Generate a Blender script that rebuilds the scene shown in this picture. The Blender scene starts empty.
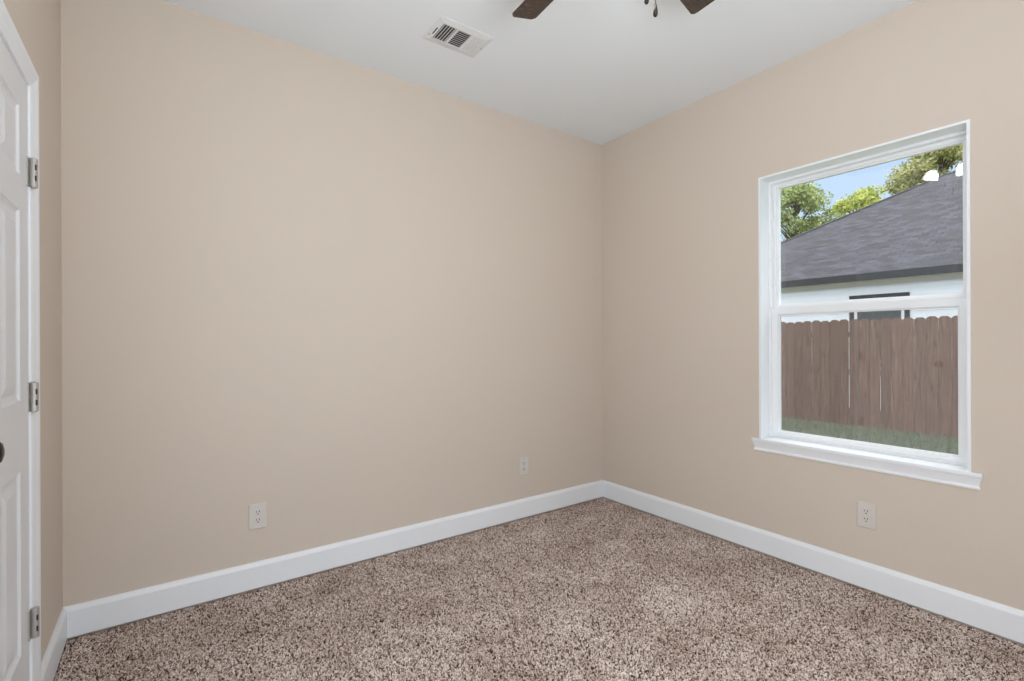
import bpy, bmesh, math, random
import numpy as np
from mathutils import Vector, Matrix

random.seed(7)
rng = np.random.default_rng(7)
C = bpy.context.scene.collection
S = bpy.context.scene
PI = math.pi
R = math.radians

# ------------------------------------------------------------------ camera
CX, CY, CZ = 0.342, 0.589, 1.204          # camera position; room origin = front left floor corner
cam_d = bpy.data.cameras.new('camera')
cam = bpy.data.objects.new('camera', cam_d)
C.objects.link(cam)
cam.location = (CX, CY, CZ)
cam.rotation_euler = (Matrix.Rotation(R(-35.49), 3, 'Z') @ Matrix.Rotation(PI / 2, 3, 'X') @ Matrix.Rotation(R(-0.2), 3, 'Z')).to_euler()
cam_d.sensor_width = 36.0
cam_d.lens = 487.0 / 1024.0 * 36.0
cam_d.shift_y = 1.8 / 1024.0
cam_d.clip_start = 0.02
cam_d.clip_end = 300
S.camera = cam

# ------------------------------------------------------------------ world, sun, area lights, exposure
w = bpy.data.worlds.new('sky')
S.world = w
w.use_nodes = True
nt = w.node_tree
nt.nodes.clear()
out = nt.nodes.new('ShaderNodeOutputWorld')
bg = nt.nodes.new('ShaderNodeBackground')
tc = nt.nodes.new('ShaderNodeTexCoord')
sp = nt.nodes.new('ShaderNodeSeparateXYZ')
rp = nt.nodes.new('ShaderNodeValToRGB')
stops = [(0.0, (0.66, 0.78, 0.94)), (0.22, (0.57, 0.72, 0.94)), (0.44, (0.45, 0.64, 0.94)), (0.60, (3.3, 3.4, 3.5)), (1.0, (6.4, 6.45, 6.5))]
rp.color_ramp.elements[0].position, rp.color_ramp.elements[0].color = stops[0][0], (*stops[0][1], 1)
rp.color_ramp.elements[1].position, rp.color_ramp.elements[1].color = stops[-1][0], (*stops[-1][1], 1)
for p_, c_ in stops[1:-1]:
    rp.color_ramp.elements.new(p_).color = (*c_, 1)
nt.links.new(tc.outputs['Generated'], sp.inputs[0])
nt.links.new(sp.outputs['Z'], rp.inputs[0])
nt.links.new(rp.outputs[0], bg.inputs[0])
bg.inputs[1].default_value = 1.05
nt.links.new(bg.outputs[0], out.inputs[0])

def light(name, kind, loc, rot, energy, color=(1, 1, 1), **kw):
    d = bpy.data.lights.new(name, kind)
    d.energy = energy
    d.color = color
    for k, v in kw.items():
        setattr(d, k, v)
    o = bpy.data.objects.new(name, d)
    C.objects.link(o)
    o.location = loc
    o.rotation_euler = rot
    return o

sun_dir = Vector((-0.80, 0.50, 0.32)).normalized()      # towards the sun
sun = light('sun', 'SUN', (20, 40, 40), (0, 0, 0), 0.8, (1.0, 0.94, 0.86), angle=R(9))
sun.rotation_euler = sun_dir.to_track_quat('Z', 'Y').to_euler()
# two soft fill lamps, added without any real source, and the photographer's bounced flash
COOL = (0.84, 0.925, 1.0)
light('front_fill', 'AREA', (0.95, 0.04, 0.60), (R(90), 0, 0), 20.5, COOL, shape='RECTANGLE', size=1.7, size_y=1.1)
light('door_side_fill', 'AREA', (0.03, 1.25, 1.25), (R(90), 0, R(-90)), 17.0, COOL, shape='RECTANGLE', size=1.1, size_y=1.7)
light('bounced_flash', 'AREA', (1.1, 0.45, 1.75), (R(155), 0, 0), 22.5, COOL, shape='RECTANGLE', size=1.2, size_y=0.5)

S.view_settings.view_transform = 'Standard'
S.view_settings.look = 'None'
S.view_settings.exposure = 0.14
S.view_settings.gamma = 1.0
S.view_settings.use_curve_mapping = False

# ------------------------------------------------------------------ helpers
def thing(name, label, cat, loc=(0, 0, 0), rotz=0, group=None):
    o = bpy.data.objects.new(name, None)
    o.empty_display_size = 0.1
    C.objects.link(o)
    o.location = loc
    o.rotation_euler = (0, 0, rotz)
    o['label'] = label
    o['category'] = cat
    if group:
        o['group'] = group
    return o

def tag(o, label, cat, group=None, kind=None):
    o['label'] = label
    o['category'] = cat
    if group:
        o['group'] = group
    if kind:
        o['kind'] = kind
    return o

def obj(name, bm, mat, parent=None, smooth=False, bevel=0.0, label=None):
    me = bpy.data.meshes.new(name)
    bmesh.ops.recalc_face_normals(bm, faces=bm.faces)
    if smooth:
        for f in bm.faces:
            f.smooth = True
    bm.to_mesh(me)
    bm.free()
    o = bpy.data.objects.new(name, me)
    C.objects.link(o)
    if mat:
        me.materials.append(mat)
    if parent:
        o.parent = parent
    if bevel > 0:
        m = o.modifiers.new('bevel', 'BEVEL')
        m.width = bevel
        m.segments = 2
        m.limit_method = 'ANGLE'
        m.angle_limit = R(40)
    if label:
        o['label'] = label
    return o

def struct(name, bm, mat, parent=None, **kw):
    o = obj(name, bm, mat, parent, **kw)
    o['kind'] = 'structure'
    return o

def nb():
    return bmesh.new()

def box(bm, x0, x1, y0, y1, z0, z1, M=None):
    vs = [Vector((x, y, z)) for x in (x0, x1) for y in (y0, y1) for z in (z0, z1)]
    if M is not None:
        vs = [M @ v for v in vs]
    v = [bm.verts.new(p) for p in vs]
    for f in ((0, 1, 3, 2), (4, 6, 7, 5), (0, 4, 5, 1), (2, 3, 7, 6), (0, 2, 6, 4), (1, 5, 7, 3)):
        bm.faces.new([v[i] for i in f])
    return bm

def prism(bm, pts, fn):
    """pts: closed 2D outline; fn(p, k) -> 3D point for end k in (0, 1)."""
    a = [bm.verts.new(fn(p, 0)) for p in pts]
    b = [bm.verts.new(fn(p, 1)) for p in pts]
    n = len(pts)
    bm.faces.new(a)
    bm.faces.new(list(reversed(b)))
    for i in range(n):
        j = (i + 1) % n
        bm.faces.new((a[i], b[i], b[j], a[j]))
    return bm

def sweep(bm, pts, path, closed=False):
    """pts 2D profile (u, v); path: list of functions mapping (u, v) to 3D (mitred stations)."""
    rings = [[bm.verts.new(f(u, v)) for (u, v) in pts] for f in path]
    n = len(pts)
    m = len(rings)
    for k in range(m if closed else m - 1):
        a, b = rings[k], rings[(k + 1) % m]
        for i in range(n):
            j = (i + 1) % n
            bm.faces.new((a[i], a[j], b[j], b[i]))
    if not closed:
        bm.faces.new(rings[0])
        bm.faces.new(list(reversed(rings[-1])))
    return bm

def lathe(bm, prof, M=None, n=32):
    """prof: list of (r, z)."""
    M = M or Matrix()
    rings = []
    for r, z in prof:
        if r < 1e-6:
            rings.append([bm.verts.new(M @ Vector((0, 0, z)))])
        else:
            rings.append([bm.verts.new(M @ Vector((r * math.cos(2 * PI * i / n), r * math.sin(2 * PI * i / n), z))) for i in range(n)])
    for a, b in zip(rings, rings[1:]):
        for i in range(n):
            j = (i + 1) % n
            if len(a) == 1 and len(b) == 1:
                continue
            if len(a) == 1:
                bm.faces.new((a[0], b[i], b[j]))
            elif len(b) == 1:
                bm.faces.new((a[i], a[j], b[0]))
            else:
                bm.faces.new((a[i], a[j], b[j], b[i]))
    return bm

def tube(bm, pts, r, n=10):
    pts = [Vector(p) for p in pts]
    rs = r if isinstance(r, (list, tuple)) else [r] * len(pts)
    rings = []
    for k, p in enumerate(pts):
        d = (pts[min(k + 1, len(pts) - 1)] - pts[max(k - 1, 0)]).normalized()
        q = d.to_track_quat('Z', 'Y')
        rings.append([bm.verts.new(p + q @ Vector((rs[k] * math.cos(2 * PI * i / n), rs[k] * math.sin(2 * PI * i / n), 0))) for i in range(n)])
    for a, b in zip(rings, rings[1:]):
        for i in range(n):
            j = (i + 1) % n
            bm.faces.new((a[i], a[j], b[j], b[i]))
    bm.faces.new(list(reversed(rings[0])))
    bm.faces.new(rings[-1])
    return bm

def copy_tree(o, parent=None):
    c = o.copy()
    C.objects.link(c)
    c.parent = parent
    for ch in list(o.children):
        copy_tree(ch, c)
    return c

# ------------------------------------------------------------------ materials
def srgb(r, g, b):
    f = lambda c: (c / 255 / 12.92) if c / 255 <= 0.04045 else ((c / 255 + 0.055) / 1.055) ** 2.4
    return (f(r), f(g), f(b), 1)

def mat(name, col, rough=0.5, metal=0.0, bump=0.0, bscale=200.0, var=0.0, vscale=3.0, spec=0.5, coat=0.0):
    m = bpy.data.materials.new(name)
    m.use_nodes = True
    t = m.node_tree
    b = t.nodes['Principled BSDF']
    b.inputs['Base Color'].default_value = col
    b.inputs['Roughness'].default_value = rough
    b.inputs['Metallic'].default_value = metal
    b.inputs['Specular IOR Level'].default_value = spec
    if coat:
        b.inputs['Coat Weight'].default_value = coat
    tcn = t.nodes.new('ShaderNodeTexCoord')
    if var > 0:
        n = t.nodes.new('ShaderNodeTexNoise')
        n.inputs['Scale'].default_value = vscale
        n.inputs['Detail'].default_value = 4
        mx = t.nodes.new('ShaderNodeMix')
        mx.data_type = 'RGBA'
        mx.inputs[6].default_value = [c * (1 - var) for c in col[:3]] + [1]
        mx.inputs[7].default_value = [min(1, c * (1 + var)) for c in col[:3]] + [1]
        t.links.new(tcn.outputs['Object'], n.inputs['Vector'])
        t.links.new(n.outputs['Fac'], mx.inputs[0])
        t.links.new(mx.outputs[2], b.inputs['Base Color'])
    if bump > 0:
        n2 = t.nodes.new('ShaderNodeTexNoise')
        n2.inputs['Scale'].default_value = bscale
        n2.inputs['Detail'].default_value = 3
        bp = t.nodes.new('ShaderNodeBump')
        bp.inputs['Strength'].default_value = bump
        bp.inputs['Distance'].default_value = 0.001
        t.links.new(tcn.outputs['Object'], n2.inputs['Vector'])
        t.links.new(n2.outputs['Fac'], bp.inputs['Height'])
        t.links.new(bp.outputs[0], b.inputs['Normal'])
    return m

M_wall = mat('cream_wall_paint', (0.665, 0.577, 0.495, 1), 0.75, bump=0.25, bscale=170, var=0.006, vscale=2, spec=0.3)
M_ceil = mat('ceiling_paint', (0.84, 0.865, 0.885, 1), 0.85, bump=0.3, bscale=120, var=0.006, vscale=2, spec=0.2)
M_trim = mat('white_trim_enamel', (0.87, 0.89, 0.92, 1), 0.35, bump=0.05, bscale=60, var=0.006)
M_door = mat('white_door_enamel', (0.80, 0.81, 0.83, 1), 0.38, bump=0.08, bscale=90, var=0.006)
M_vinyl = mat('white_window_vinyl', (0.88, 0.89, 0.91, 1), 0.30, bump=0.02, var=0.005)
M_plate = mat('white_outlet_plastic', (0.68, 0.635, 0.595, 1), 0.35, var=0.005)
M_slot = mat('dark_slot', (0.03, 0.028, 0.026, 1), 0.6, var=0.1)
M_nickel = mat('satin_nickel', (0.50, 0.48, 0.455, 1), 0.45, metal=0.6, bump=0.05, bscale=400, var=0.08, vscale=40)
M_pin = mat('hinge_shadow_gap', (0.05, 0.047, 0.045, 1), 0.5, metal=0.5, var=0.1)
M_bronze = mat('oil_rubbed_bronze', (0.028, 0.022, 0.018, 1), 0.35, metal=0.7, bump=0.05, bscale=300, var=0.15, vscale=30)
M_vent = mat('white_vent_enamel', (0.76, 0.76, 0.755, 1), 0.45, var=0.01)
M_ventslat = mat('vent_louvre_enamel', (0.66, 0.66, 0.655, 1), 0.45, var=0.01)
M_duct = mat('dark_duct_metal', (0.05, 0.05, 0.05, 1), 0.6, metal=0.3, var=0.2, vscale=20)
M_subfloor = mat('subfloor_backing', (0.16, 0.11, 0.085, 1), 0.9, var=0.2, vscale=60)

def wood_mat(name, c1, c2, scale, stretch, rough, dist=3.0, bump=0.15, island=0.0, knots=False):
    m = bpy.data.materials.new(name)
    m.use_nodes = True
    t = m.node_tree
    b = t.nodes['Principled BSDF']
    b.inputs['Roughness'].default_value = rough
    tcn = t.nodes.new('ShaderNodeTexCoord')
    mp = t.nodes.new('ShaderNodeMapping')
    mp.inputs['Scale'].default_value = stretch
    n = t.nodes.new('ShaderNodeTexNoise')
    n.inputs['Scale'].default_value = scale
    n.inputs['Detail'].default_value = 6
    n.inputs['Distortion'].default_value = dist * 0.2
    r = t.nodes.new('ShaderNodeValToRGB')
    r.color_ramp.elements[0].position = 0.3
    r.color_ramp.elements[0].color = c1
    r.color_ramp.elements[1].position = 0.72
    r.color_ramp.elements[1].color = c2
    oj = t.nodes.new('ShaderNodeObjectInfo')
    shf = t.nodes.new('ShaderNodeVectorMath')
    shf.operation = 'MULTIPLY_ADD'
    shf.inputs[1].default_value = (37.0, 53.0, 71.0)
    t.links.new(oj.outputs['Random'], shf.inputs[0])
    t.links.new(tcn.outputs['Object'], shf.inputs[2])
    t.links.new(shf.outputs[0], mp.inputs[0])
    t.links.new(mp.outputs[0], n.inputs['Vector'])
    t.links.new(n.outputs['Fac'], r.inputs[0])
    src = r.outputs[0]
    if knots:
        v = t.nodes.new('ShaderNodeTexVoronoi')
        v.inputs['Scale'].default_value = 3.1
        mp2 = t.nodes.new('ShaderNodeMapping')
        mp2.inputs['Scale'].default_value = (1, 2.2, 1.0)
        t.links.new(shf.outputs[0], mp2.inputs[0])
        t.links.new(mp2.outputs[0], v.inputs['Vector'])
        rr = t.nodes.new('ShaderNodeValToRGB')
        rr.color_ramp.elements[0].position = 0.10
        rr.color_ramp.elements[0].color = (0.45, 0.4, 0.38, 1)
        rr.color_ramp.elements[1].position = 0.17
        rr.color_ramp.elements[1].color = (1, 1, 1, 1)
        t.links.new(v.outputs['Distance'], rr.inputs[0])
        mk = t.nodes.new('ShaderNodeMix')
        mk.data_type = 'RGBA'
        mk.blend_type = 'MULTIPLY'
        mk.inputs[0].default_value = 1
        t.links.new(src, mk.inputs[6])
        t.links.new(rr.outputs[0], mk.inputs[7])
        src = mk.outputs[2]
    if island > 0:
        oi = t.nodes.new('ShaderNodeObjectInfo')
        mr = t.nodes.new('ShaderNodeMapRange')
        mr.inputs[3].default_value = 1 - island
        mr.inputs[4].default_value = 1 + island
        hs = t.nodes.new('ShaderNodeHueSaturation')
        t.links.new(oi.outputs['Random'], mr.inputs[0])
        t.links.new(mr.outputs[0], hs.inputs['Value'])
        t.links.new(src, hs.inputs['Color'])
        src = hs.outputs[0]
    t.links.new(src, b.inputs['Base Color'])
    bp = t.nodes.new('ShaderNodeBump')
    bp.inputs['Strength'].default_value = bump
    bp.inputs['Distance'].default_value = 0.002
    t.links.new(n.outputs['Fac'], bp.inputs['Height'])
    t.links.new(bp.outputs[0], b.inputs['Normal'])
    return m

M_blade = wood_mat('dark_walnut_blade', (0.030, 0.018, 0.012, 1), (0.075, 0.047, 0.033, 1), 14, (1, 9, 9), 0.24, bump=0.04)
M_picket = wood_mat('brown_stained_cedar', (0.092, 0.045, 0.031, 1), (0.230, 0.130, 0.093, 1), 7, (1, 7, 0.45), 0.85, island=0.2, knots=True)
M_bark = wood_mat('bark', (0.06, 0.045, 0.03, 1), (0.16, 0.12, 0.09, 1), 6, (4, 4, 0.8), 0.9, bump=0.6)

# window glass: clear, mirror like only by Fresnel
def glass(name, tint=(0.97, 0.985, 0.98, 1), ior=1.5):
    m = bpy.data.materials.new(name)
    m.use_nodes = True
    t = m.node_tree
    t.nodes.clear()
    o = t.nodes.new('ShaderNodeOutputMaterial')
    tr = t.nodes.new('ShaderNodeBsdfTransparent')
    tr.inputs[0].default_value = tint
    gl = t.nodes.new('ShaderNodeBsdfGlossy')
    gl.inputs['Roughness'].default_value = 0.02
    # Schlick reflectance, the same on both faces of the pane
    ge = t.nodes.new('ShaderNodeNewGeometry')
    dt = t.nodes.new('ShaderNodeVectorMath'); dt.operation = 'DOT_PRODUCT'
    t.links.new(ge.outputs['Normal'], dt.inputs[0]); t.links.new(ge.outputs['Incoming'], dt.inputs[1])
    def m_(op, a, b):
        q = t.nodes.new('ShaderNodeMath'); q.operation = op
        for i_, v_ in enumerate((a, b)):
            if isinstance(v_, (int, float)): q.inputs[i_].default_value = v_
            else: t.links.new(v_, q.inputs[i_])
        return q
    ab = m_('ABSOLUTE', dt.outputs['Value'], 0)
    om = m_('SUBTRACT', 1.0, ab.outputs[0])
    p5 = m_('POWER', om.outputs[0], 5.0)
    f0 = ((ior - 1) / (ior + 1)) ** 2
    sc_ = m_('MULTIPLY', p5.outputs[0], 1 - f0)
    fr = m_('ADD', sc_.outputs[0], f0)
    mx = t.nodes.new('ShaderNodeMixShader')
    t.links.new(fr.outputs[0], mx.inputs[0])
    t.links.new(tr.outputs[0], mx.inputs[1])
    t.links.new(gl.outputs[0], mx.inputs[2])
    t.links.new(mx.outputs[0], o.inputs[0])
    return m
M_glass = glass('clear_glass')

def screen_mat():
    m = bpy.data.materials.new('insect_screen_mesh')
    m.use_nodes = True
    t = m.node_tree
    t.nodes.clear()
    o = t.nodes.new('ShaderNodeOutputMaterial')
    tr = t.nodes.new('ShaderNodeBsdfTransparent')
    d = t.nodes.new('ShaderNodeBsdfDiffuse')
    d.inputs[0].default_value = (0.25, 0.25, 0.26, 1)
    mx = t.nodes.new('ShaderNodeMixShader')
    mx.inputs[0].default_value = 0.17          # woven mesh, about a fifth solid
    t.links.new(tr.outputs[0], mx.inputs[1])
    t.links.new(d.outputs[0], mx.inputs[2])
    t.links.new(mx.outputs[0], o.inputs[0])
    return m
M_screen = screen_mat()

def emis(name, col, strength):
    m = bpy.data.materials.new(name)
    m.use_nodes = True
    t = m.node_tree
    b = t.nodes['Principled BSDF']
    b.inputs['Base Color'].default_value = (0.9, 0.88, 0.84, 1)
    b.inputs['Emission Color'].default_value = col
    b.inputs['Emission Strength'].default_value = strength
    return m
M_shade = emis('lit_frosted_shade', (1.0, 0.98, 0.96, 1), 16.0)
M_bulb = emis('lit_bulb', (1.0, 0.98, 0.96, 1), 30.0)

# ------------------------------------------------------------------ room shell
W, L, H = 3.121, 3.275, 2.743
T = 0.14

# window opening in the right wall (y range, z range)
WY0, WY1, WZ0, WZ1 = 1.141, 2.041, 0.631, 2.141
# door opening in the left wall
DY1 = 2.680                       # hinge edge of the leaf
DY0 = DY1 - 0.711
DZ = 1.999
OY0, OY1, OZ = DY0 - 0.022, DY1 + 0.022, DZ + 0.022

bm = nb(); box(bm, -T, W + T, -T, L + T, -0.12, -0.012)
struct('floor', bm, M_subfloor)
bm = nb(); box(bm, -T, W + T, -T, L + T, H, H + 0.12)
# opening of the ceiling register is left to the duct box below the slab
struct('ceiling', bm, M_ceil)
bm = nb(); box(bm, -T, W + T, L, L + T, -0.012, H)
struct('wall_back', bm, M_wall)
bm = nb(); box(bm, -T, W + T, -T, 0, -0.012, H)
struct('wall_front', bm, M_wall)
bm = nb()
box(bm, W, W + T, 0, WY0, -0.012, H); box(bm, W, W + T, WY1, L, -0.012, H)
box(bm, W, W + T, WY0, WY1, -0.012, WZ0); box(bm, W, W + T, WY0, WY1, WZ1, H)
struct('wall_right', bm, M_wall)
bm = nb()
box(bm, -T, 0, 0, OY0, -0.012, H); box(bm, -T, 0, OY1, L, -0.012, H); box(bm, -T, 0, OY0, OY1, OZ, H)
struct('wall_left', bm, M_wall)

# baseboards: 5 inch profile, thickness t, with an eased cap
BH = 0.129
BP = [(0, 0.004), (0.015, 0.004), (0.015, BH - 0.020), (0.0125, BH - 0.012), (0.0085, BH - 0.004), (0.006, BH), (0, BH)]
bm = nb(); prism(bm, BP, lambda p, k: Vector((0.0 if k == 0 else W, L - p[0], p[1])))
struct('baseboard_back', bm, M_trim)
bm = nb(); prism(bm, BP, lambda p, k: Vector((W - p[0], 0.0 if k == 0 else L - 0.0152, p[1])))
struct('baseboard_right', bm, M_trim)
bm = nb(); prism(bm, BP, lambda p, k: Vector((p[0], DY1 + 0.064 if k == 0 else L - 0.0152, p[1])))
struct('baseboard_left', bm, M_trim)
bm = nb(); prism(bm, BP, lambda p, k: Vector((0.0 if k == 0 else W - 0.0152, p[0], p[1])))
struct('baseboard_front', bm, M_trim)

# ------------------------------------------------------------------ carpet: one object of countless tufts
def carpet_material():
    m = bpy.data.materials.new('flecked_carpet_yarn')
    m.use_nodes = True
    t = m.node_tree
    b = t.nodes['Principled BSDF']
    b.inputs['Roughness'].default_value = 0.95
    b.inputs['Specular IOR Level'].default_value = 0.1
    oi = t.nodes.new('ShaderNodeObjectInfo')
    r = t.nodes.new('ShaderNodeValToRGB')
    r.color_ramp.interpolation = 'CONSTANT'
    cols = [(0.0, (0.085, 0.055, 0.040, 1)), (0.14, (0.28, 0.195, 0.155, 1)), (0.30, (0.50, 0.385, 0.328, 1)),
            (0.52, (0.68, 0.555, 0.49, 1)), (0.78, (0.86, 0.745, 0.68, 1))]
    r.color_ramp.elements[0].position, r.color_ramp.elements[0].color = cols[0]
    r.color_ramp.elements[1].position, r.color_ramp.elements[1].color = cols[1]
    for p, c in cols[2:]:
        el = r.color_ramp.elements.new(p)
        el.color = c
    t.links.new(oi.outputs['Random'], r.inputs[0])
    # trodden, mottled pile; its pile-direction shading is painted into the yarn colour
    ge = t.nodes.new('ShaderNodeNewGeometry')
    n = t.nodes.new('ShaderNodeTexNoise')
    n.inputs['Scale'].default_value = 3.2
    n.inputs['Detail'].default_value = 5
    n.inputs['Roughness'].default_value = 0.62
    mr = t.nodes.new('ShaderNodeMapRange')
    mr.inputs[1].default_value, mr.inputs[2].default_value = 0.33, 0.67
    mr.inputs[3].default_value, mr.inputs[4].default_value = 0.80, 1.12
    sr = t.nodes.new('ShaderNodeMapRange')
    sr.inputs[1].default_value, sr.inputs[2].default_value = 0.33, 0.67
    sr.inputs[3].default_value, sr.inputs[4].default_value = 1.22, 0.85
    hs = t.nodes.new('ShaderNodeHueSaturation')
    t.links.new(ge.outputs['Position'], n.inputs['Vector'])
    t.links.new(n.outputs['Fac'], mr.inputs[0])
    t.links.new(n.outputs['Fac'], sr.inputs[0])
    t.links.new(mr.outputs[0], hs.inputs['Value'])
    t.links.new(sr.outputs[0], hs.inputs['Saturation'])
    t.links.new(r.outputs[0], hs.inputs['Color'])
    t.links.new(hs.outputs[0], b.inputs['Base Color'])
    return m
M_carpet = carpet_material()

def scatter_tree(name, density, seed, build, material, tilt, smin, smax, lift=0.0, base_mat=None):
    g = bpy.data.node_groups.new(name, 'GeometryNodeTree')
    g.interface.new_socket('Geometry', in_out='INPUT', socket_type='NodeSocketGeometry')
    g.interface.new_socket('Geometry', in_out='OUTPUT', socket_type='NodeSocketGeometry')
    N = g.nodes
    gi, go = N.new('NodeGroupInput'), N.new('NodeGroupOutput')
    dp = N.new('GeometryNodeDistributePointsOnFaces')
    dp.inputs['Density'].default_value = density
    dp.inputs['Seed'].default_value = seed
    ip = N.new('GeometryNodeInstanceOnPoints')
    shape = build(g)
    sm = N.new('GeometryNodeSetShadeSmooth')
    st = N.new('GeometryNodeSetMaterial')
    st.inputs['Material'].default_value = material
    g.links.new(shape, sm.inputs['Geometry'])
    g.links.new(sm.outputs[0], st.inputs['Geometry'])
    rr = N.new('FunctionNodeRandomValue'); rr.data_type = 'FLOAT_VECTOR'
    rr.inputs[0].default_value = (-tilt, -tilt, 0)
    rr.inputs[1].default_value = (tilt, tilt, 6.283)
    rs = N.new('FunctionNodeRandomValue'); rs.data_type = 'FLOAT_VECTOR'
    rs.inputs[0].default_value = (smin, smin, smin)
    rs.inputs[1].default_value = (smax, smax, smax)
    rs.inputs['Seed'].default_value = 5
    g.links.new(gi.outputs[0], dp.inputs['Mesh'])
    g.links.new(dp.outputs['Points'], ip.inputs['Points'])
    g.links.new(st.outputs[0], ip.inputs['Instance'])
    g.links.new(rr.outputs[0], ip.inputs['Rotation'])
    g.links.new(rs.outputs[0], ip.inputs['Scale'])
    jn = N.new('GeometryNodeJoinGeometry')
    g.links.new(gi.outputs[0], jn.inputs[0])
    g.links.new(ip.outputs[0], jn.inputs[0])
    g.links.new(jn.outputs[0], go.inputs[0])
    return g

def tuft_shape(g):
    s = g.nodes.new('GeometryNodeMeshIcoSphere')
    s.inputs['Radius'].default_value = 0.0040
    s.inputs['Subdivisions'].default_value = 1
    tf = g.nodes.new('GeometryNodeTransform')
    tf.inputs['Scale'].default_value = (0.85, 0.85, 1.9)
    tf.inputs['Translation'].default_value = (0, 0, 0.002)
    g.links.new(s.outputs[0], tf.inputs[0])
    return tf.outputs[0]

bm = nb()
v = [bm.verts.new(p) for p in ((0.016, 0.016, -0.011), (W - 0.016, 0.016, -0.011), (W - 0.016, L - 0.016, -0.011), (0.016, L - 0.016, -0.011))]
bm.faces.new(v)
carpet = obj('carpet_pile', bm, M_subfloor)
tag(carpet, 'beige and brown flecked cut pile carpet covering the whole bedroom floor', 'carpet', kind='stuff')
mod = carpet.modifiers.new('tufts', 'NODES')
mod.node_group = scatter_tree('carpet_tufts', 50000, 3, tuft_shape, M_carpet, 0.75, 0.7, 1.35)

# ------------------------------------------------------------------ door in the left wall
# jamb + casing
bm = nb()
JX0, JX1 = -T, 0.0
box(bm, JX0, JX1, OY0, DY0 - 0.003, 0, OZ)
box(bm, JX0, JX1, DY1 + 0.003, OY1, 0, OZ)
box(bm, JX0, JX1, DY0 - 0.003, DY1 + 0.003, DZ + 0.003, OZ)
jamb_me = bm
struct('trim_2', jamb_me, M_trim)
# casing profile (u across from the inner edge, v out of the wall)
CPF = [(0, 0), (0, 0.0035), (0.004, 0.0055), (0.014, 0.0085), (0.026, 0.011), (0.036, 0.0145), (0.044, 0.016), (0.054, 0.016), (0.057, 0.014), (0.057, 0)]
ci0, ci1, ciz = DY0 - 0.007, DY1 + 0.007, DZ + 0.007
bm = nb()
sweep(bm, CPF, [lambda u, v: Vector((v, ci1 + u, 0)), lambda u, v: Vector((v, ci1 + u, ciz + u)),
                lambda u, v: Vector((v, ci0 - u, ciz + u)), lambda u, v: Vector((v, ci0 - u, 0))])
struct('trim_1', bm, M_trim)

door = bpy.data.objects.new('door_1', None)
C.objects.link(door)
door['kind'] = 'structure'
# leaf with six moulded panels
def door_leaf():
    bm = nb()
    th = 0.035
    fx = -0.001
    ys = [DY0, DY0 + 0.105, DY0 + 0.305, DY1 - 0.305, DY1 - 0.105, DY1]
    zs = [0.012, 0.295, 0.832, 1.038, 1.596, 1.698, 1.902, DZ]
    # front face grid, panels are sunk rings with a raised field
    for i in range(5):
        for j in range(7):
            y0, y1, z0, z1 = ys[i], ys[i + 1], zs[j], zs[j + 1]
            panel = (i in (1, 3)) and (j in (1, 3, 5))
            if not panel:
                bm.faces.new([bm.verts.new((fx, a, b)) for a, b in ((y0, z0), (y1, z0), (y1, z1), (y0, z1))])
            else:
                steps = [(0, 0), (0.006, -0.006), (0.014, -0.008), (0.022, -0.008), (0.048, -0.001)]
                loops = []
                for ins, d in steps:
                    loops.append([bm.verts.new((fx + d, a, b)) for a, b in
                                  ((y0 + ins, z0 + ins), (y1 - ins, z0 + ins), (y1 - ins, z1 - ins), (y0 + ins, z1 - ins))])
                for a, b in zip(loops, loops[1:]):
                    for q in range(4):
                        bm.faces.new((a[q], a[(q + 1) % 4], b[(q + 1) % 4], b[q]))
                bm.faces.new(loops[-1])
    # edges and back
    bk = fx - th
    a = [(DY0, zs[0]), (DY1, zs[0]), (DY1, DZ), (DY0, DZ)]
    for q in range(4):
        p0, p1 = a[q], a[(q + 1) % 4]
        bm.faces.new([bm.verts.new(x) for x in ((fx, *p0), (fx, *p1), (bk, *p1), (bk, *p0))])
    bm.faces.new([bm.verts.new((bk, *p)) for p in a])
    bmesh.ops.remove_doubles(bm, verts=bm.verts, dist=1e-5)
    return bm
obj('door_leaf', door_leaf(), M_door, door)
# hinges
def hinge(zc):
    bm = nb()
    hh = 0.0445
    hy = DY1 + 0.0015
    box(bm, -0.0015, 0.0022, hy - 0.022, hy - 0.004, zc - hh, zc + hh)          # leaf on the door edge
    box(bm, -0.0015, 0.0100, hy + 0.004, hy + 0.020, zc - hh, zc + hh)           # leaf on the jamb
    h = obj('hinge', bm, M_nickel, door, label='satin nickel butt hinge')
    bm = nb()
    Mt = Matrix.Translation((0.0110, hy + 0.004, zc))
    lathe(bm, [(0, -hh), (0.0100, -hh), (0.0105, -hh + 0.001), (0.0105, hh - 0.001), (0.0100, hh), (0, hh)], Mt, 24)
    lathe(bm, [(0, -hh - 0.003), (0.006, -hh - 0.002), (0.0075, -hh), (0.0, -hh)], Mt, 16)
    lathe(bm, [(0, hh), (0.0075, hh), (0.006, hh + 0.002), (0, hh + 0.004)], Mt, 16)
    obj('knuckle', bm, M_nickel, h, smooth=False)
    bm = nb()
    Mp = Mt @ Matrix.Rotation(R(-52), 4, 'Z')
    for z0 in (-0.0255, 0.0085):
        box(bm, 0.0098, 0.0108, -0.0024, 0.0024, z0, z0 + 0.017, Mp)
    obj('knuckle_gap', bm, M_pin, h)
for zc in (1.735, 1.039, 0.338):
    hinge(zc)
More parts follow.
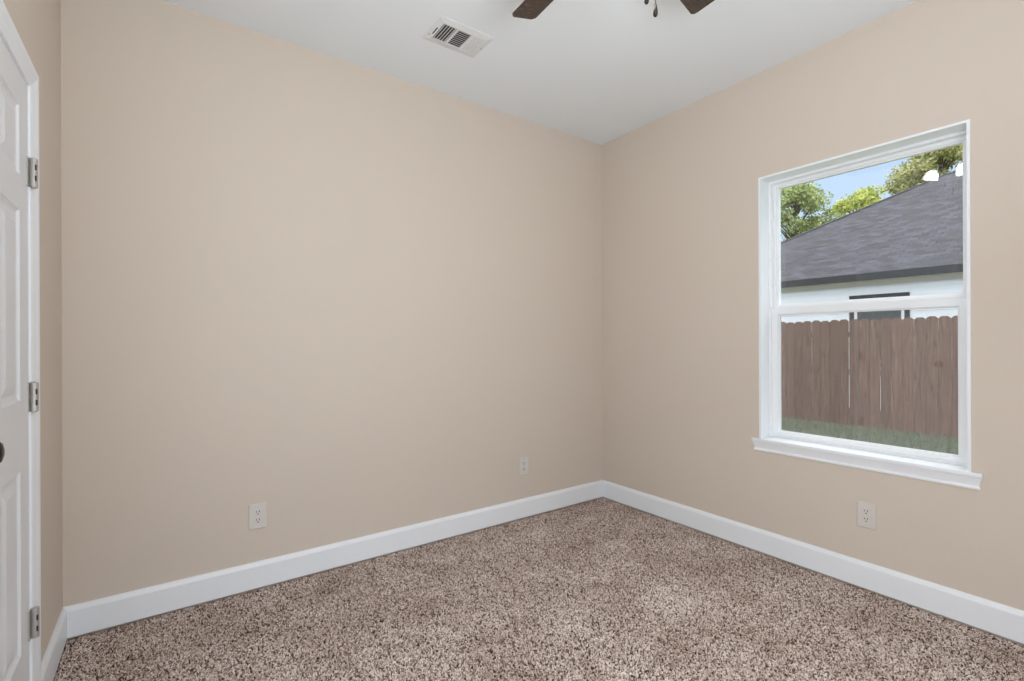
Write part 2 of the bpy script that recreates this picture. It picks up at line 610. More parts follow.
# knob
bm = nb()
Mk = Matrix.Translation((-0.001, DY0 + 0.063, 0.978)) @ Matrix.Rotation(R(90), 4, 'Y')
lathe(bm, [(0, 0), (0.033, 0), (0.033, 0.004), (0.028, 0.009), (0.014, 0.011), (0.012, 0.026), (0.015, 0.032), (0.024, 0.040),
           (0.0275, 0.050), (0.026, 0.059), (0.019, 0.066), (0.008, 0.069), (0, 0.0695)], Mk, 36)
obj('door_knob', bm, M_bronze, door, smooth=True, label='dark bronze round door knob')

# ------------------------------------------------------------------ window in the right wall
win = bpy.data.objects.new('window_1', None)
C.objects.link(win)
win['kind'] = 'structure'
LT = 0.010                                   # liner board thickness
FX0, FX1 = W + 0.090, W + 0.158              # vinyl frame depth range
SILL = 0.650
def ring(bm, x0, x1, y0, y1, z0, z1, wl, wr, wb, wt):
    """rectangular ring in the plane of the wall; wl = width at low y, wr = at high y."""
    iy0, iy1, iz0, iz1 = y0 + wl, y1 - wr, z0 + wb, z1 - wt
    lo = [(y0, z0), (y1, z0), (y1, z1), (y0, z1)]
    li = [(iy0, iz0), (iy1, iz0), (iy1, iz1), (iy0, iz1)]
    A = [[bm.verts.new((x, *p)) for p in lo] for x in (x0, x1)]
    B = [[bm.verts.new((x, *p)) for p in li] for x in (x0, x1)]
    for q in range(4):
        r_ = (q + 1) % 4
        bm.faces.new((A[0][q], A[0][r_], B[0][r_], B[0][q]))
        bm.faces.new((A[1][q], B[1][q], B[1][r_], A[1][r_]))
        bm.faces.new((A[0][q], A[1][q], A[1][r_], A[0][r_]))
        bm.faces.new((B[0][q], B[0][r_], B[1][r_], B[1][q]))
    return bm
# painted liner boards on the two sides and the head, a hair proud of the wall
bm = nb()
box(bm, W - 0.004, FX1, WY0 - 0.001, WY0 + LT, SILL, WZ1 + 0.001)
box(bm, W - 0.004, FX1, WY1 - LT, WY1 + 0.001, SILL, WZ1 + 0.001)
box(bm, W - 0.004, FX1, WY0 + LT, WY1 - LT, WZ1 - LT, WZ1 + 0.001)
obj('window_liner', bm, M_trim, win)
# stool board with horns, apron below it
bm = nb()
pr = 0.020
box(bm, W - pr, W - 0.0003, WY0 - 0.038, WY1 + 0.038, SILL - 0.017, SILL)
box(bm, W - 0.0003, FX1, WY0 + 0.0003, WY1 - 0.0003, SILL - 0.017, SILL)
obj('window_stool', bm, M_trim, win, bevel=0.003)
bm = nb()
APF = [(0.0, 0.0), (0.0155, 0.0), (0.0150, -0.004), (0.0125, -0.008), (0.0120, -0.012), (0.0095, -0.020), (0.0070, -0.030),
       (0.0055, -0.038), (0.0055, -0.041), (0.0085, -0.046), (0.0085, -0.052), (0.0065, -0.055), (0.0, -0.055)]
ay0, ay1, az = WY0 - 0.022, WY1 + 0.022, SILL - 0.017
# mitred returns: each end follows the profile back to the wall
rings_ = []
for (u, v) in APF:
    rings_.append(((W - u, ay0 - u, az + v), (W - u, ay1 + u, az + v), (W, ay0 - u, az + v), (W, ay1 + u, az + v)))
P = [[bm.verts.new(p) for p in r4] for r4 in rings_]
for a, b in zip(P, P[1:]):
    bm.faces.new((a[0], a[1], b[1], b[0]))
    bm.faces.new((a[0], b[0], b[2], a[2]))
    bm.faces.new((a[1], a[3], b[3], b[1]))
bmesh.ops.remove_doubles(bm, verts=bm.verts, dist=1e-6)
obj('window_apron', bm, M_trim, win)
# vinyl main frame
fy0, fy1, fz0, fz1 = WY0 + LT, WY1 - LT, SILL, WZ1 - LT
bm = nb()
ring(bm, FX0, FX1, fy0, fy1, fz0, fz1, 0.012, 0.012, 0.012, 0.014)
ring(bm, FX0 + 0.030, FX1, fy0 + 0.0121, fy1 - 0.0121, fz0 + 0.0121, fz1 - 0.0141, 0.016, 0.016, 0.006, 0.018)
obj('window_frame', bm, M_vinyl, win, bevel=0.0015)
ry = 1.393 ; ry2 = 1.422
# fixed upper sash
bm = nb()
ring(bm, FX0 + 0.036, FX0 + 0.062, fy0 + 0.0282, fy1 - 0.0282, ry - 0.004, fz1 - 0.0322, 0.011, 0.011, 0.031, 0.008)
us = obj('upper_sash', bm, M_vinyl, win, bevel=0.0015)
bm = nb(); box(bm, FX0 + 0.050, FX0 + 0.054, fy0 + 0.0393, fy1 - 0.0393, ry + 0.0272, fz1 - 0.0404)
obj('glass_pane', bm, M_glass, us)
# sliding lower sash
bm = nb()
ring(bm, FX0 + 0.006, FX0 + 0.029, fy0 + 0.0125, fy1 - 0.0125, fz0 + 0.0125, ry, 0.034, 0.034, 0.024, 0.034)
ring(bm, FX0 + 0.014, FX0 + 0.026, fy0 + 0.0467, fy1 - 0.0467, fz0 + 0.0367, ry - 0.0342, 0.006, 0.006, 0.006, 0.006)
ls = obj('lower_sash', bm, M_vinyl, win, bevel=0.0015)
bm = nb(); box(bm, FX0 + 0.018, FX0 + 0.022, fy0 + 0.0529, fy1 - 0.0529, fz0 + 0.0429, ry - 0.0404)
obj('glass_pane', bm, M_glass, ls)
bm = nb()
ym = (fy0 + fy1) / 2
box(bm, FX0 - 0.004, FX0 + 0.006, ym - 0.020, ym + 0.020, ry - 0.010, ry - 0.002)
# insect screen outside the lower sash
bm.free()
bm = nb()
ring(bm, FX1 - 0.012, FX1 - 0.004, fy0 + 0.0283, fy1 - 0.0283, fz0 + 0.0183, ry + 0.010, 0.010, 0.010, 0.010, 0.010)
sc = obj('screen_frame', bm, M_vinyl, win)
bm = nb()
box(bm, FX1 - 0.0085, FX1 - 0.0075, fy0 + 0.0385, fy1 - 0.0385, fz0 + 0.0285, ry - 0.0002)
obj('screen_mesh', bm, M_screen, sc)

# ------------------------------------------------------------------ wall outlets
def outlet(label):
    t = thing('power_outlet', label, 'outlet', group='duplex outlets along the walls')
    # local frame: plate in the XZ plane, facing -Y
    bm = nb()
    pw, ph = 0.040, 0.062
    pts = [(-pw, -ph), (pw, -ph), (pw, ph), (-pw, ph)]
    a = [bm.verts.new((x, 0, z)) for x, z in pts]
    b = [bm.verts.new((x, -0.003, z)) for x, z in pts]
    c = [bm.verts.new((x * 0.92, -0.0062, z * 0.95)) for x, z in pts]
    for p, q in ((a, b), (b, c)):
        for i in range(4):
            bm.faces.new((p[i], p[(i + 1) % 4], q[(i + 1) % 4], q[i]))
    bm.faces.new(c); bm.faces.new(list(reversed(a)))
    obj('faceplate', bm, M_plate, t)
    for s in (-1, 1):
        bm = nb()
        zc = s * 0.0195
        n = 28
        oval = []
        for i in range(n):
            an = 2 * PI * i / n
            oval.append((0.0172 * math.cos(an), max(-0.0140, min(0.0140, 0.0172 * math.sin(an)))))
        prism(bm, oval, lambda p, k: Vector((p[0], -0.0060 if k == 0 else -0.0082, zc + p[1])))
        r_ = obj('receptacle', bm, M_plate, t)
        for dx, hh in ((-0.0065, 0.0042), (0.0065, 0.0052)):
            bm = nb(); box(bm, dx - 0.0013, dx + 0.0013, -0.0086, -0.0080, zc + 0.0040 - hh, zc + 0.0040 + hh)
            obj('slot', bm, M_slot, r_, label='dark plug slot')
        bm = nb()
        lathe(bm, [(0, 0), (0.0030, 0), (0.0030, 0.0006), (0, 0.0006)], Matrix.Translation((0, -0.0080, zc - 0.0085)) @ Matrix.Rotation(R(90), 4, 'X'), 14)
        obj('ground_hole', bm, M_slot, r_, label='dark round ground hole')
    bm = nb()
    lathe(bm, [(0, 0), (0.0035, 0), (0.003, 0.0012), (0, 0.0015)], Matrix.Translation((0, -0.0062, 0)) @ Matrix.Rotation(R(90), 4, 'X'), 14)
    obj('screw', bm, M_plate, t)
    return t
o1 = outlet('white duplex wall outlet on the long blank wall, nearer the door')
o1.location = (0.713, L, 0.352)
o2 = copy_tree(o1)
o2['label'] = 'white duplex wall outlet on the long blank wall, near the room corner'
o2.location = (2.350, L, 0.352)
o3 = copy_tree(o1)
o3['label'] = 'white duplex wall outlet below the window'
o3.location = (W, 1.5185, 0.356)
o3.rotation_euler = (0, 0, R(-90))

# ------------------------------------------------------------------ ceiling register
vent = thing('ceiling_vent', 'white rectangular air supply vent with three louvre banks on the ceiling', 'vent', (1.553, 2.747, H))
bm = nb()
vx, vy = 0.150, 0.103
def vring(bm, x0, x1, y0, y1, ix0, ix1, iy0, iy1, zo0, zo1, zi):
    lo = [(x0, y0), (x1, y0), (x1, y1), (x0, y1)]
    li = [(ix0, iy0), (ix1, iy0), (ix1, iy1), (ix0, iy1)]
    r0 = [bm.verts.new((*p, zo0)) for p in lo]
    r1 = [bm.verts.new((*p, zo1)) for p in lo]
    lm = [((a[0] * 0.25 + b[0] * 0.75), (a[1] * 0.25 + b[1] * 0.75)) for a, b in zip(lo, li)]
    r2 = [bm.verts.new((*p, zi)) for p in lm]
    r3 = [bm.verts.new((*p, zi)) for p in li]
    r4 = [bm.verts.new((*p, zo0)) for p in li]
    for a, b in ((r0, r1), (r1, r2), (r2, r3), (r3, r4)):
        for q in range(4):
            bm.faces.new((a[q], a[(q + 1) % 4], b[(q + 1) % 4], b[q]))
ix0, ix1, iy0, iy1 = -0.113, 0.122, -0.066, 0.066
vring(bm, -vx, vx, -vy, vy, ix0, ix1, iy0, iy1, 0.0, -0.002, -0.008)
b1, b2 = -0.036, 0.046                      # bars between the three banks
for xb in (b1, b2):
    box(bm, xb - 0.006, xb + 0.006, iy0, iy1, -0.008, -0.002)
obj('vent_frame', bm, M_vent, vent)
bm = nb(); box(bm, ix0 - 0.0002, ix1 + 0.0002, iy0 - 0.0002, iy1 + 0.0002, -0.0008, -0.0002)
obj('duct_opening', bm, M_duct, vent, label='dark duct opening')
def slat_bank(x0, x1, along_y, tilt, n):
    bm = nb()
    for i in range(n):
        f = (i + 0.5) / n
        if along_y:
            cxx = x0 + (x1 - x0) * f
            Mt = Matrix.Translation((cxx, 0, -0.0062)) @ Matrix.Rotation(tilt, 4, 'Y')
            box(bm, -0.0042, 0.0042, iy0, iy1, -0.0006, 0.0006, Mt)
        else:
            cyy = iy0 + (iy1 - iy0) * f
            Mt = Matrix.Translation(((x0 + x1) / 2, cyy, -0.0062)) @ Matrix.Rotation(tilt, 4, 'X')
            box(bm, -(x1 - x0) / 2, (x1 - x0) / 2, -0.0042, 0.0042, -0.0006, 0.0006, Mt)
    return bm
obj('louvre_bank', slat_bank(ix0, b1 - 0.006, True, R(-30), 5), M_ventslat, vent)
obj('louvre_bank', slat_bank(b1 + 0.006, b2 - 0.006, False, R(28), 9), M_ventslat, vent)
obj('louvre_bank', slat_bank(b2 + 0.006, ix1, True, R(26), 6), M_vent, vent)
bm = nb(); box(bm, -0.1285, -0.1245, -0.022, 0.030, -0.0095, -0.0065)
obj('damper_slot', bm, M_duct, vent, label='dark damper lever slot')
for sx in (-0.139, 0.136):
    bm = nb(); lathe(bm, [(0, -0.0082), (0.0038, -0.0080), (0.004, -0.006), (0, -0.006)], Matrix.Translation((sx, 0.0 if sx > 0 else 0.045, -0.0012)), 14)
    obj('screw', bm, M_nickel, vent)

# ------------------------------------------------------------------ ceiling fan
FXc, FYc = CX + 1.2115, CY + 1.0425
fan = thing('ceiling_fan', 'dark brown bladed ceiling fan with two hanging pull chains', 'ceiling fan', (FXc, FYc, H))
bm = nb()
lathe(bm, [(0, 0), (0.085, 0), (0.090, -0.012), (0.088, -0.030), (0.105, -0.042), (0.125, -0.060), (0.130, -0.090), (0.128, -0.120), (0.112, -0.142), (0.075, -0.152), (0, -0.152)], None, 48)
obj('motor_housing', bm, M_bronze, fan, smooth=True)
bm = nb()
lathe(bm, [(0, -0.1525), (0.070, -0.1525), (0.072, -0.165), (0.060, -0.175), (0.058, -0.225), (0.066, -0.235), (0.066, -0.250), (0.045, -0.268), (0.018, -0.280), (0.012, -0.292), (0, -0.296)], None, 40)
obj('switch_housing', bm, M_bronze, fan, smooth=True)
BZ = -0.152
for k in range(5):
    ang = R((11.3, 86.8, 157.5, 229.0, 300.5)[k])
    Mr = Matrix.Rotation(ang, 4, 'Z') @ Matrix.Translation((0, 0, BZ - 0.002)) @ Matrix.Rotation(R(-13), 4, 'X')
    bm = nb()
    r0, r1 = 0.185, 0.622
    out2 = []
    def arc(cx, cy, rad, a0, a1, n=7):
        return [(cx + rad * math.cos(a0 + (a1 - a0) * i / n), cy + rad * math.sin(a0 + (a1 - a0) * i / n)) for i in range(n + 1)]
    wi, wo = 0.055, 0.062
    out2 += arc(r1 - 0.022, wo - 0.022, 0.022, PI / 2, 0)[::-1][::-1]
    out2 += arc(r1 - 0.022, -wo + 0.022, 0.022, 0, -PI / 2)
    out2 += arc(r0 + 0.02, -wi + 0.02, 0.02, -PI / 2, -PI)
    out2 += arc(r0 + 0.02, wi - 0.02, 0.02, PI, PI / 2)
    prism(bm, out2, lambda p, k_: Mr @ Vector((p[0], p[1], -0.003 if k_ == 0 else 0.003)))
    bl = obj('blade', bm, M_blade, fan, bevel=0.001)
    bm = nb()
    iron = [(0.100, 0.014), (0.165, 0.012), (0.195, 0.036), (0.245, 0.044), (0.262, 0.030), (0.250, 0.0), (0.262, -0.030), (0.245, -0.044), (0.195, -0.036), (0.165, -0.012), (0.100, -0.014)]
    prism(bm, iron, lambda p, k_: Mr @ Vector((p[0], p[1], 0.0032 if k_ == 0 else 0.0075)))
    obj('blade_iron', bm, M_bronze, bl)
for k in range(2):
    an = R(90 + 180 * k)
    d = Vector((math.cos(an), math.sin(an), 0))
    bm = nb()
    p0 = d * 0.050 + Vector((0, 0, -0.215))
    p1 = d * 0.066 + Vector((0, 0, -0.220))
    p2 = d * 0.074 + Vector((0, 0, -0.240))
    p3 = d * 0.077 + Vector((0, 0, -0.282))
    tube(bm, [p0, p1, p2, p3], [0.009, 0.009, 0.010, 0.018], 14)
    arm = obj('light_arm', bm, M_bronze, fan, smooth=True)
    bm = nb()
    ax = (d * 0.30 + Vector((0, 0, -1))).normalized()
    Mt = Matrix.Translation(d * 0.077 + Vector((0, 0, -0.280))) @ ax.to_track_quat('Z', 'Y').to_matrix().to_4x4()
    lathe(bm, [(0.020, 0.0), (0.028, 0.008), (0.038, 0.025), (0.043, 0.045), (0.046, 0.066), (0.044, 0.066), (0.041, 0.045), (0.036, 0.026), (0.026, 0.010), (0.018, 0.003)], Mt, 28)
    sh = obj('light_shade', bm, M_shade, fan, smooth=True, label='lit frosted glass shade')
    bm = nb()
    lathe(bm, [(0, 0.004), (0.012, 0.006), (0.013, 0.020), (0.020, 0.034), (0.022, 0.044), (0.016, 0.056), (0, 0.060)], Mt, 20)
    obj('bulb', bm, M_bulb, sh, smooth=True)
def chain(dx, dy, zbot):
    zb = zbot - H
    bm = nb()
    x, y = dx, dy
    ztop = -0.205
    n = int((ztop - (zb + 0.042)) / 0.006)
    for i in range(n):
        z = zb + 0.043 + i * 0.006
        lathe(bm, [(0, -0.0026), (0.0018, -0.0012), (0.0018, 0.0012), (0, 0.0026)], Matrix.Translation((x, y, z)), 6)
    tube(bm, [(x, y, zb + 0.040), (x, y, ztop), (x * 0.7, y * 0.7, ztop + 0.004)], 0.0007, 6)
    c = obj('pull_chain', bm, M_bronze, fan)
    bm = nb()
    lathe(bm, [(0, 0), (0.0050, 0.0015), (0.0075, 0.008), (0.0072, 0.020), (0.0050, 0.033), (0.0030, 0.041), (0, 0.043)], Matrix.Translation((x, y, zb)), 18)
    obj('pendant', bm, M_bronze, c, smooth=True)
chain(0.065, -0.046, 2.240)
chain(0.074, -0.004, 2.308)

# ------------------------------------------------------------------ outside: ground, grass, fence
GZ = -0.266
def at(X, Y, Z=None):
    """camera-relative metres -> room coordinates"""
    return Vector((CX + X, CY + Y, 0 if Z is None else CZ + Z))

M_ground = mat('lawn_soil', (0.10, 0.13, 0.055, 1), 0.95, bump=0.8, bscale=30, var=0.35, vscale=2.5)
bm = nb()
box(bm, W + T + 0.002, 70, -30, 60, GZ - 0.3, GZ)
g = struct('ground', bm, M_ground)

def grass_material():
    m = bpy.data.materials.new('grass_blades')
    m.use_nodes = True
    t = m.node_tree
    b = t.nodes['Principled BSDF']
    b.inputs['Roughness'].default_value = 0.7
    oi = t.nodes.new('ShaderNodeObjectInfo')
    r = t.nodes.new('ShaderNodeValToRGB')
    r.color_ramp.elements[0].color = (0.036, 0.048, 0.024, 1)
    r.color_ramp.elements[1].color = (0.19, 0.205, 0.12, 1)
    t.links.new(oi.outputs['Random'], r.inputs[0])
    t.links.new(r.outputs[0], b.inputs['Base Color'])
    return m
M_grass = grass_material()
def blade_shape(g_):
    s = g_.nodes.new('GeometryNodeMeshCone')
    s.inputs['Vertices'].default_value = 3
    s.inputs['Radius Top'].default_value = 0.0006
    s.inputs['Radius Bottom'].default_value = 0.006
    s.inputs['Depth'].default_value = 0.075
    return s.outputs[0]
bm = nb()
fxp = CX + 9.38
v = [bm.verts.new(p) for p in ((fxp - 3.6, CY - 0.5, GZ + 0.001), (fxp - 0.02, CY - 0.5, GZ + 0.001), (fxp - 0.02, CY + 6.5, GZ + 0.001), (fxp - 3.6, CY + 6.5, GZ + 0.001))]
bm.faces.new(v)
lawn = obj('lawn_grass', bm, M_ground)
tag(lawn, 'short green grass growing along the foot of the wooden fence', 'grass', kind='stuff')
mod = lawn.modifiers.new('blades', 'NODES')
mod.node_group = scatter_tree('grass_scatter', 2600, 9, blade_shape, M_grass, 0.6, 0.5, 1.6)

fence = thing('wooden_fence', 'brown dog-eared wooden picket privacy fence behind the lawn', 'fence', (fxp, CY, GZ))
pw_ = 0.140
FH = 1.83
kpk = 0
y = -2.2
while y < 7.6:
    gap = random.choice([0.003, 0.004, 0.005, 0.006])
    if random.random() < 0.10:
        gap = 0.011
    h = FH + random.uniform(-0.012, 0.012)
    ear = 0.034
    lean = random.uniform(-0.0025, 0.0025)
    bm = nb()
    outl = [(0, 0.03), (pw_, 0.03), (pw_ + lean, h - ear), (pw_ - ear + lean, h), (ear + lean, h), (lean, h - ear)]
    th = random.uniform(0.015, 0.018)
    off = random.uniform(-0.003, 0.003)
    prism(bm, outl, lambda p, k_: Vector((off if k_ == 0 else off + th, p[0] - pw_ / 2, p[1])))
    p = obj('picket', bm, M_picket, fence)
    p.location = (0, y, 0)
    y += pw_ + gap
for z in (0.30, 0.95, 1.58):
    bm = nb(); box(bm, 0.024, 0.062, -2.3, 7.7, z - 0.044, z + 0.044)
    obj('rail', bm, M_picket, fence)
yy = -2.2
while yy < 7.7:
    bm = nb(); box(bm, 0.063, 0.152, yy - 0.044, yy + 0.044, -0.2, 1.70)
    obj('post', bm, M_picket, fence)
    yy += 2.4

# ------------------------------------------------------------------ neighbouring house
M_siding = mat('white_lap_siding', (0.86, 0.88, 0.94, 1), 0.6, bump=0.1, bscale=40, var=0.02)
M_soffit = mat('white_soffit', (0.74, 0.74, 0.73, 1), 0.7, var=0.02)
M_fascia = mat('dark_fascia', (0.007, 0.009, 0.013, 1), 0.6, var=0.1)
M_winglass = mat('dark_window_glass', (0.05, 0.055, 0.06, 1), 0.06, var=0.1)

def shingle_mat():
    m = bpy.data.materials.new('slate_grey_shingles')
    m.use_nodes = True
    t = m.node_tree
    b = t.nodes['Principled BSDF']
    b.inputs['Roughness'].default_value = 0.9
    uv = t.nodes.new('ShaderNodeUVMap')
    uv.uv_map = 'slope'
    br = t.nodes.new('ShaderNodeTexBrick')
    br.inputs['Scale'].default_value = 1.0
    br.inputs['Brick Width'].default_value = 0.24
    br.inputs['Row Height'].default_value = 0.125
    br.inputs['Mortar Size'].default_value = 0.008
    br.inputs['Bias'].default_value = 0.0
    br.inputs['Color1'].default_value = (0.011, 0.0107, 0.015, 1)
    br.inputs['Color2'].default_value = (0.040, 0.0385, 0.053, 1)
    br.inputs['Mortar'].default_value = (0.007, 0.007, 0.010, 1)
    n = t.nodes.new('ShaderNodeTexNoise')
    n.inputs['Scale'].default_value = 1.3
    n.inputs['Detail'].default_value = 5
    mr = t.nodes.new('ShaderNodeMapRange')
    mr.inputs[1].default_value = 0.3
    mr.inputs[2].default_value = 0.7
    mr.inputs[3].default_value = 0.88
    mr.inputs[4].default_value = 1.12
    hs = t.nodes.new('ShaderNodeHueSaturation')
    t.links.new(uv.outputs[0], br.inputs['Vector'])
    t.links.new(uv.outputs[0], n.inputs['Vector'])
    t.links.new(n.outputs['Fac'], mr.inputs[0])
    t.links.new(mr.outputs[0], hs.inputs['Value'])
    t.links.new(br.outputs['Color'], hs.inputs['Color'])
    t.links.new(hs.outputs[0], b.inputs['Base Color'])
    bp = t.nodes.new('ShaderNodeBump')
    bp.inputs['Strength'].default_value = 0.7
    bp.inputs['Distance'].default_value = 0.02
    t.links.new(br.outputs['Fac'], bp.inputs['Height'])
    bp.invert = True
    t.links.new(bp.outputs[0], b.inputs['Normal'])
    return m
M_roof = shingle_mat()

EX0, EX1 = 12.0, 22.56            # eave lines, metres from the camera
EY1, EY0 = 9.22, -8.0
EZ = 1.43                         # roof edge height above the camera
PITCH = 7.0 / 12.0
RUN = (EX1 - EX0) / 2
house = thing('neighbour_house', 'white sided house with slate grey hip roof beyond the fence', 'house', at(EX0, EY1, 0) * 1.0)
house.location = (CX + EX0, CY, GZ)
hz = CZ - GZ                      # camera height above the ground
def hp(X, Y, Z):
    return Vector((X - EX0, Y, Z + hz))
bm = nb()
uvl = bm.loops.layers.uv.new('slope')
def roof_face(pts, along, updir):
    f = bm.faces.new([bm.verts.new(hp(*p)) for p in pts])
    for l in f.loops:
        c = l.vert.co
        l[uvl].uv = (c.dot(along), c.dot(updir))
rzt = EZ + PITCH * RUN
sl = 1 / math.sqrt(1 + PITCH ** 2)
xr = EX0 + RUN
ya, yb = EY1 - RUN, EY0 + RUN
roof_face([(EX0, EY0, EZ), (xr, yb, rzt), (xr, ya, rzt), (EX0, EY1, EZ)], Vector((0, 1, 0)), Vector((sl, 0, sl * PITCH)))
roof_face([(EX1, EY0, EZ), (EX1, EY1, EZ), (xr, ya, rzt), (xr, yb, rzt)], Vector((0, 1, 0)), Vector((-sl, 0, sl * PITCH)))
roof_face([(EX0, EY1, EZ), (xr, ya, rzt), (EX1, EY1, EZ)], Vector((1, 0, 0)), Vector((0, -sl, sl * PITCH)))
roof_face([(EX0, EY0, EZ), (EX1, EY0, EZ), (xr, yb, rzt)], Vector((1, 0, 0)), Vector((0, sl, sl * PITCH)))
obj('roof', bm, M_roof, house)
# hip and ridge caps
bm = nb()
for a, b in (((EX0, EY1, EZ), (xr, ya, rzt)), ((EX1, EY1, EZ), (xr, ya, rzt)), ((EX0, EY0, EZ), (xr, yb, rzt)), ((EX1, EY0, EZ), (xr, yb, rzt)), ((xr, ya, rzt), (xr, yb, rzt))):
    tube(bm, [hp(*a), hp(*b)], 0.035, 8)
M_cap = mat('ridge_cap_shingle', (0.045, 0.043, 0.052, 1), 0.9, var=0.25, vscale=6)
obj('ridge_cap', bm, M_cap, house)
# fascia
FZ0 = 1.275
bm = nb()
for (x0, x1, y0, y1) in ((EX0, EX0 + 0.03, EY0, EY1), (EX1 - 0.03, EX1, EY0, EY1), (EX0 + 0.03, EX1 - 0.03, EY1 - 0.03, EY1), (EX0 + 0.03, EX1 - 0.03, EY0, EY0 + 0.03)):
    a, b = hp(x0, y0, FZ0), hp(x1, y1, EZ - 0.003)
    box(bm, a.x, b.x, a.y, b.y, a.z, b.z)
obj('fascia', bm, M_fascia, house, label='dark fascia board under the roof edge')
OV = 0.32
bm = nb()
a, b = hp(EX0 + 0.031, EY0 + 0.031, FZ0 + 0.02), hp(EX1 - 0.031, EY1 - 0.031, FZ0 + 0.03)
box(bm, a.x, b.x, a.y, b.y, a.z, b.z)
obj('soffit', bm, M_soffit, house)
# walls: lap siding profile on the side we see
WX = EX0 + OV
# window on this wall
hy0, hy1, hzt = 3.362, 4.43, 0.995
hzb = -0.55
def siding(bm, y0, y1, z0, z1):
    z = z0
    prof = []
    while z < z1 - 1e-6:
        zz = min(z + 0.16, z1)
        prof += [(0.0, z), (0.012, zz)]
        z = zz
    pts = [(x + WX, zq) for x, zq in prof] + [(WX + 0.12, z1), (WX + 0.12, z0)]
    prism(bm, pts, lambda p, k_: hp(p[0], y0 if k_ == 0 else y1, p[1]))
bm = nb()
z0w, z1w = -hz, FZ0 + 0.019
siding(bm, EY0 + OV, hy0, z0w, z1w)
siding(bm, hy1, EY1 - OV, z0w, z1w)
siding(bm, hy0, hy1, z0w, hzb)
siding(bm, hy0, hy1, hzt, z1w)
a, b = hp(WX + 0.12, EY0 + OV, z0w), hp(EX1 - OV, EY0 + OV + 0.12, z1w)
box(bm, a.x, b.x, a.y, b.y, a.z, b.z)
a, b = hp(WX + 0.12, EY1 - OV - 0.12, z0w), hp(EX1 - OV, EY1 - OV, z1w)
box(bm, a.x, b.x, a.y, b.y, a.z, b.z)
a, b = hp(EX1 - OV - 0.12, EY0 + OV + 0.12, z0w), hp(EX1 - OV, EY1 - OV - 0.12, z1w)
box(bm, a.x, b.x, a.y, b.y, a.z, b.z)
obj('wall', bm, M_siding, house)
M_frieze = mat('beige_frieze_board', (0.64, 0.58, 0.55, 1), 0.7, var=0.03)
bm = nb()
a, b = hp(WX - 0.030, EY0 + OV, FZ0 - 0.09), hp(WX - 0.0005, EY1 - OV, FZ0 + 0.019)
box(bm, a.x, b.x, a.y, b.y, a.z, b.z)
obj('frieze_board', bm, M_frieze, house, label='beige board under the eave')
bm = nb()
def hring(bm, x0, x1, y0, y1, z0, z1, wd):
    a, b = hp(x0, y0, z0), hp(x1, y1, z1)
    ring(bm, a.x, b.x, a.y, b.y, a.z, b.z, wd, wd, wd, wd)
hring(bm, WX - 0.018, WX + 0.05, hy0, hy1, hzb, hzt, 0.085)
wc = obj('window', bm, M_fascia, house, label='window with dark trim and white frame')
bm = nb(); hring(bm, WX + 0.0, WX + 0.06, hy0 + 0.086, hy1 - 0.086, hzb + 0.086, hzt - 0.086, 0.055)
obj('window_frame', bm, M_vinyl, wc)
bm = nb()
a, b = hp(WX + 0.03, hy0 + 0.142, hzb + 0.142), hp(WX + 0.04, hy1 - 0.142, hzt - 0.142)
box(bm, a.x, b.x, a.y, b.y, a.z, b.z)
obj('glass_pane', bm, M_winglass, wc)

# ------------------------------------------------------------------ trees
def leaf_mat(name, c1, c2, c3):
    m = bpy.data.materials.new(name)
    m.use_nodes = True
    t = m.node_tree
    t.nodes.clear()
    o = t.nodes.new('ShaderNodeOutputMaterial')
    d = t.nodes.new('ShaderNodeBsdfDiffuse')
    tl = t.nodes.new('ShaderNodeBsdfTranslucent')
    mx = t.nodes.new('ShaderNodeMixShader')
    mx.inputs[0].default_value = 0.40
    ge = t.nodes.new('ShaderNodeNewGeometry')
    r = t.nodes.new('ShaderNodeValToRGB')
    r.color_ramp.elements[0].color = c1
    r.color_ramp.elements[1].color = c3
    el = r.color_ramp.elements.new(0.55)
    el.color = c2
    t.links.new(ge.outputs['Random Per Island'], r.inputs[0])
    t.links.new(r.outputs[0], d.inputs[0])
    t.links.new(r.outputs[0], tl.inputs[0])
    t.links.new(d.outputs[0], mx.inputs[1])
    t.links.new(tl.outputs[0], mx.inputs[2])
    t.links.new(mx.outputs[0], o.inputs[0])
    return m
M_leaf1 = leaf_mat('leaves_green', (0.15, 0.20, 0.07, 1), (0.30, 0.36, 0.14, 1), (0.60, 0.60, 0.28, 1))
M_leaf2 = leaf_mat('leaves_yellow_green', (0.22, 0.29, 0.06, 1), (0.42, 0.46, 0.12, 1), (0.66, 0.62, 0.22, 1))
M_leaf3 = leaf_mat('leaves_olive', (0.16, 0.19, 0.07, 1), (0.33, 0.33, 0.13, 1), (0.58, 0.52, 0.24, 1))

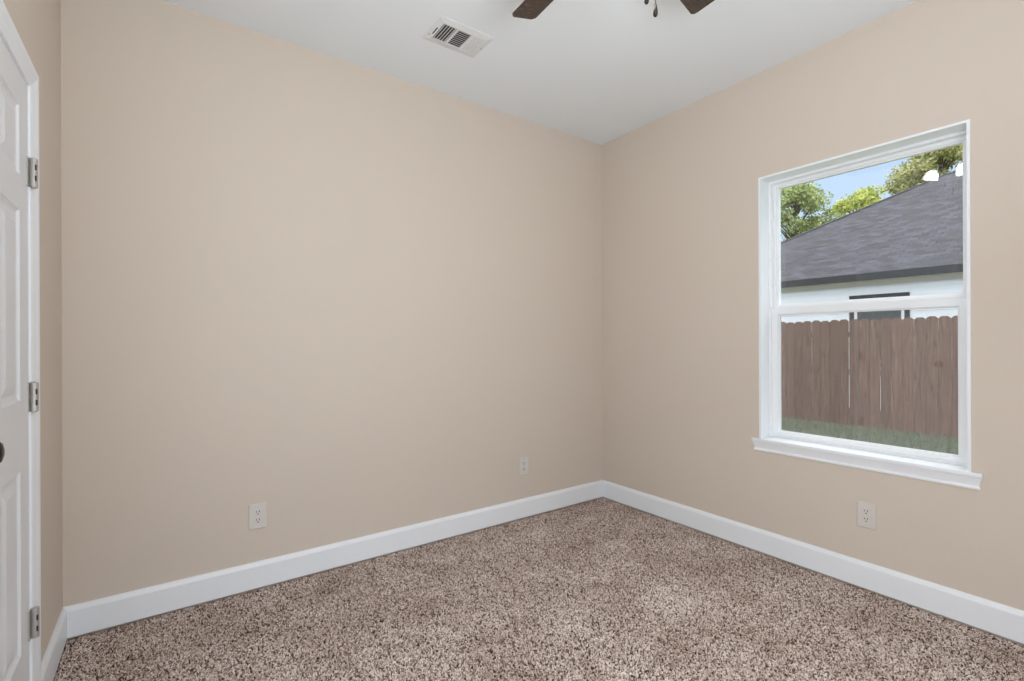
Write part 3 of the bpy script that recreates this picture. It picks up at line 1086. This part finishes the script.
def foliage_mesh(name, clusters, nleaf, size, m):
    """clusters: list of (centre, radius vector). Leaves are bent diamonds of 2 quads, each its own island."""
    vol = np.array([r[0] * r[1] * r[2] for _, r in clusters]) ** 0.75
    pick = rng.choice(len(clusters), nleaf, p=vol / vol.sum())
    cen = np.array([c for c, _ in clusters])[pick]
    rad = np.array([r for _, r in clusters])[pick]
    d = rng.normal(size=(nleaf, 3))
    d /= np.linalg.norm(d, axis=1)[:, None]
    rr = rng.uniform(0.2, 1.25, nleaf) ** 0.7
    pos = cen + d * rad * rr[:, None]
    a = rng.normal(size=(nleaf, 3)); a[:, 2] -= 0.3
    a /= np.linalg.norm(a, axis=1)[:, None]
    b = np.cross(a, rng.normal(size=(nleaf, 3)))
    b /= np.linalg.norm(b, axis=1)[:, None]
    n = np.cross(a, b)
    s = size * rng.uniform(0.6, 1.4, nleaf)[:, None]
    v = np.stack([pos - a * s * 0.5, pos + b * s * 0.32 + n * s * 0.08, pos + a * s * 0.55, pos - b * s * 0.32 + n * s * 0.08], 1).reshape(-1, 3)
    me = bpy.data.meshes.new(name)
    me.vertices.add(nleaf * 4)
    me.vertices.foreach_set('co', v.astype(np.float32).ravel())
    me.loops.add(nleaf * 4)
    me.loops.foreach_set('vertex_index', np.arange(nleaf * 4, dtype=np.int32))
    me.polygons.add(nleaf)
    me.polygons.foreach_set('loop_start', np.arange(0, nleaf * 4, 4, dtype=np.int32))
    me.polygons.foreach_set('loop_total', np.full(nleaf, 4, dtype=np.int32))
    me.update()
    me.validate()
    me.materials.append(m)
    return me

def tree(name, label, X, Y, top, crown_r, m, nleaf, seed, crown_h=None, size=0.17, dens=26):
    """X, Y metres from the camera; top = height of the crown above the camera."""
    rnd = random.Random(seed)
    t = thing(name, label, 'tree', (CX + X, CY + Y, GZ))
    Ht = top + hz
    ch = crown_h or Ht * 0.72
    cl = []
    bm = nb()
    trunk_top = Ht - ch * 0.45
    tube(bm, [(0, 0, 0), (0.05, 0.03, Ht * 0.15), (-0.04, 0.05, Ht * 0.35), (0.0, 0.0, trunk_top), (0.05, 0, Ht - ch * 0.15)], [0.26, 0.20, 0.16, 0.10, 0.03], 12)
    for i in range(dens):
        th = rnd.uniform(0, 2 * PI)
        f = (i + 0.5) / dens
        z = Ht - ch + ch * (0.05 + 0.90 * f)
        prof = math.sin(PI * min(1, max(0.05, (0.12 + 0.86 * f)))) ** 0.6
        r = crown_r * prof * rnd.uniform(0.35, 0.98)
        c = Vector((r * math.cos(th), r * math.sin(th), z))
        cr = crown_r * rnd.uniform(0.12, 0.27)
        cl.append(((c.x, c.y, min(c.z, Ht - cr * 0.75)), (cr, cr, cr * 0.8)))
        s0 = Vector((0, 0, max(Ht * 0.22, z - r * 0.9 - 0.3)))
        mid = s0.lerp(c, 0.5) + Vector((0, 0, 0.15))
        tube(bm, [s0, mid, c], [0.06, 0.04, 0.012], 7)
    obj('trunk', bm, M_bark, t, smooth=True)
    o = bpy.data.objects.new('foliage', foliage_mesh('foliage', cl, nleaf, size, m))
    C.objects.link(o)
    o.parent = t
    return t

tree('garden_tree', 'leafy green tree behind the roof at the left of the window', 29.5, 13.35, 9.2, 2.7, M_leaf1, 17000, 1, size=0.16, dens=85)
tree('garden_tree', 'low yellow-green tree peeping over the middle of the roof slope', 25.3, 8.4, 6.9, 1.9, M_leaf2, 12000, 2, size=0.14, dens=75)
tree('garden_tree', 'tall olive-green tree above the roof peak at the right of the window', 36.0, 8.4, 11.4, 3.2, M_leaf3, 20000, 3, crown_h=7.5, size=0.18, dens=95)
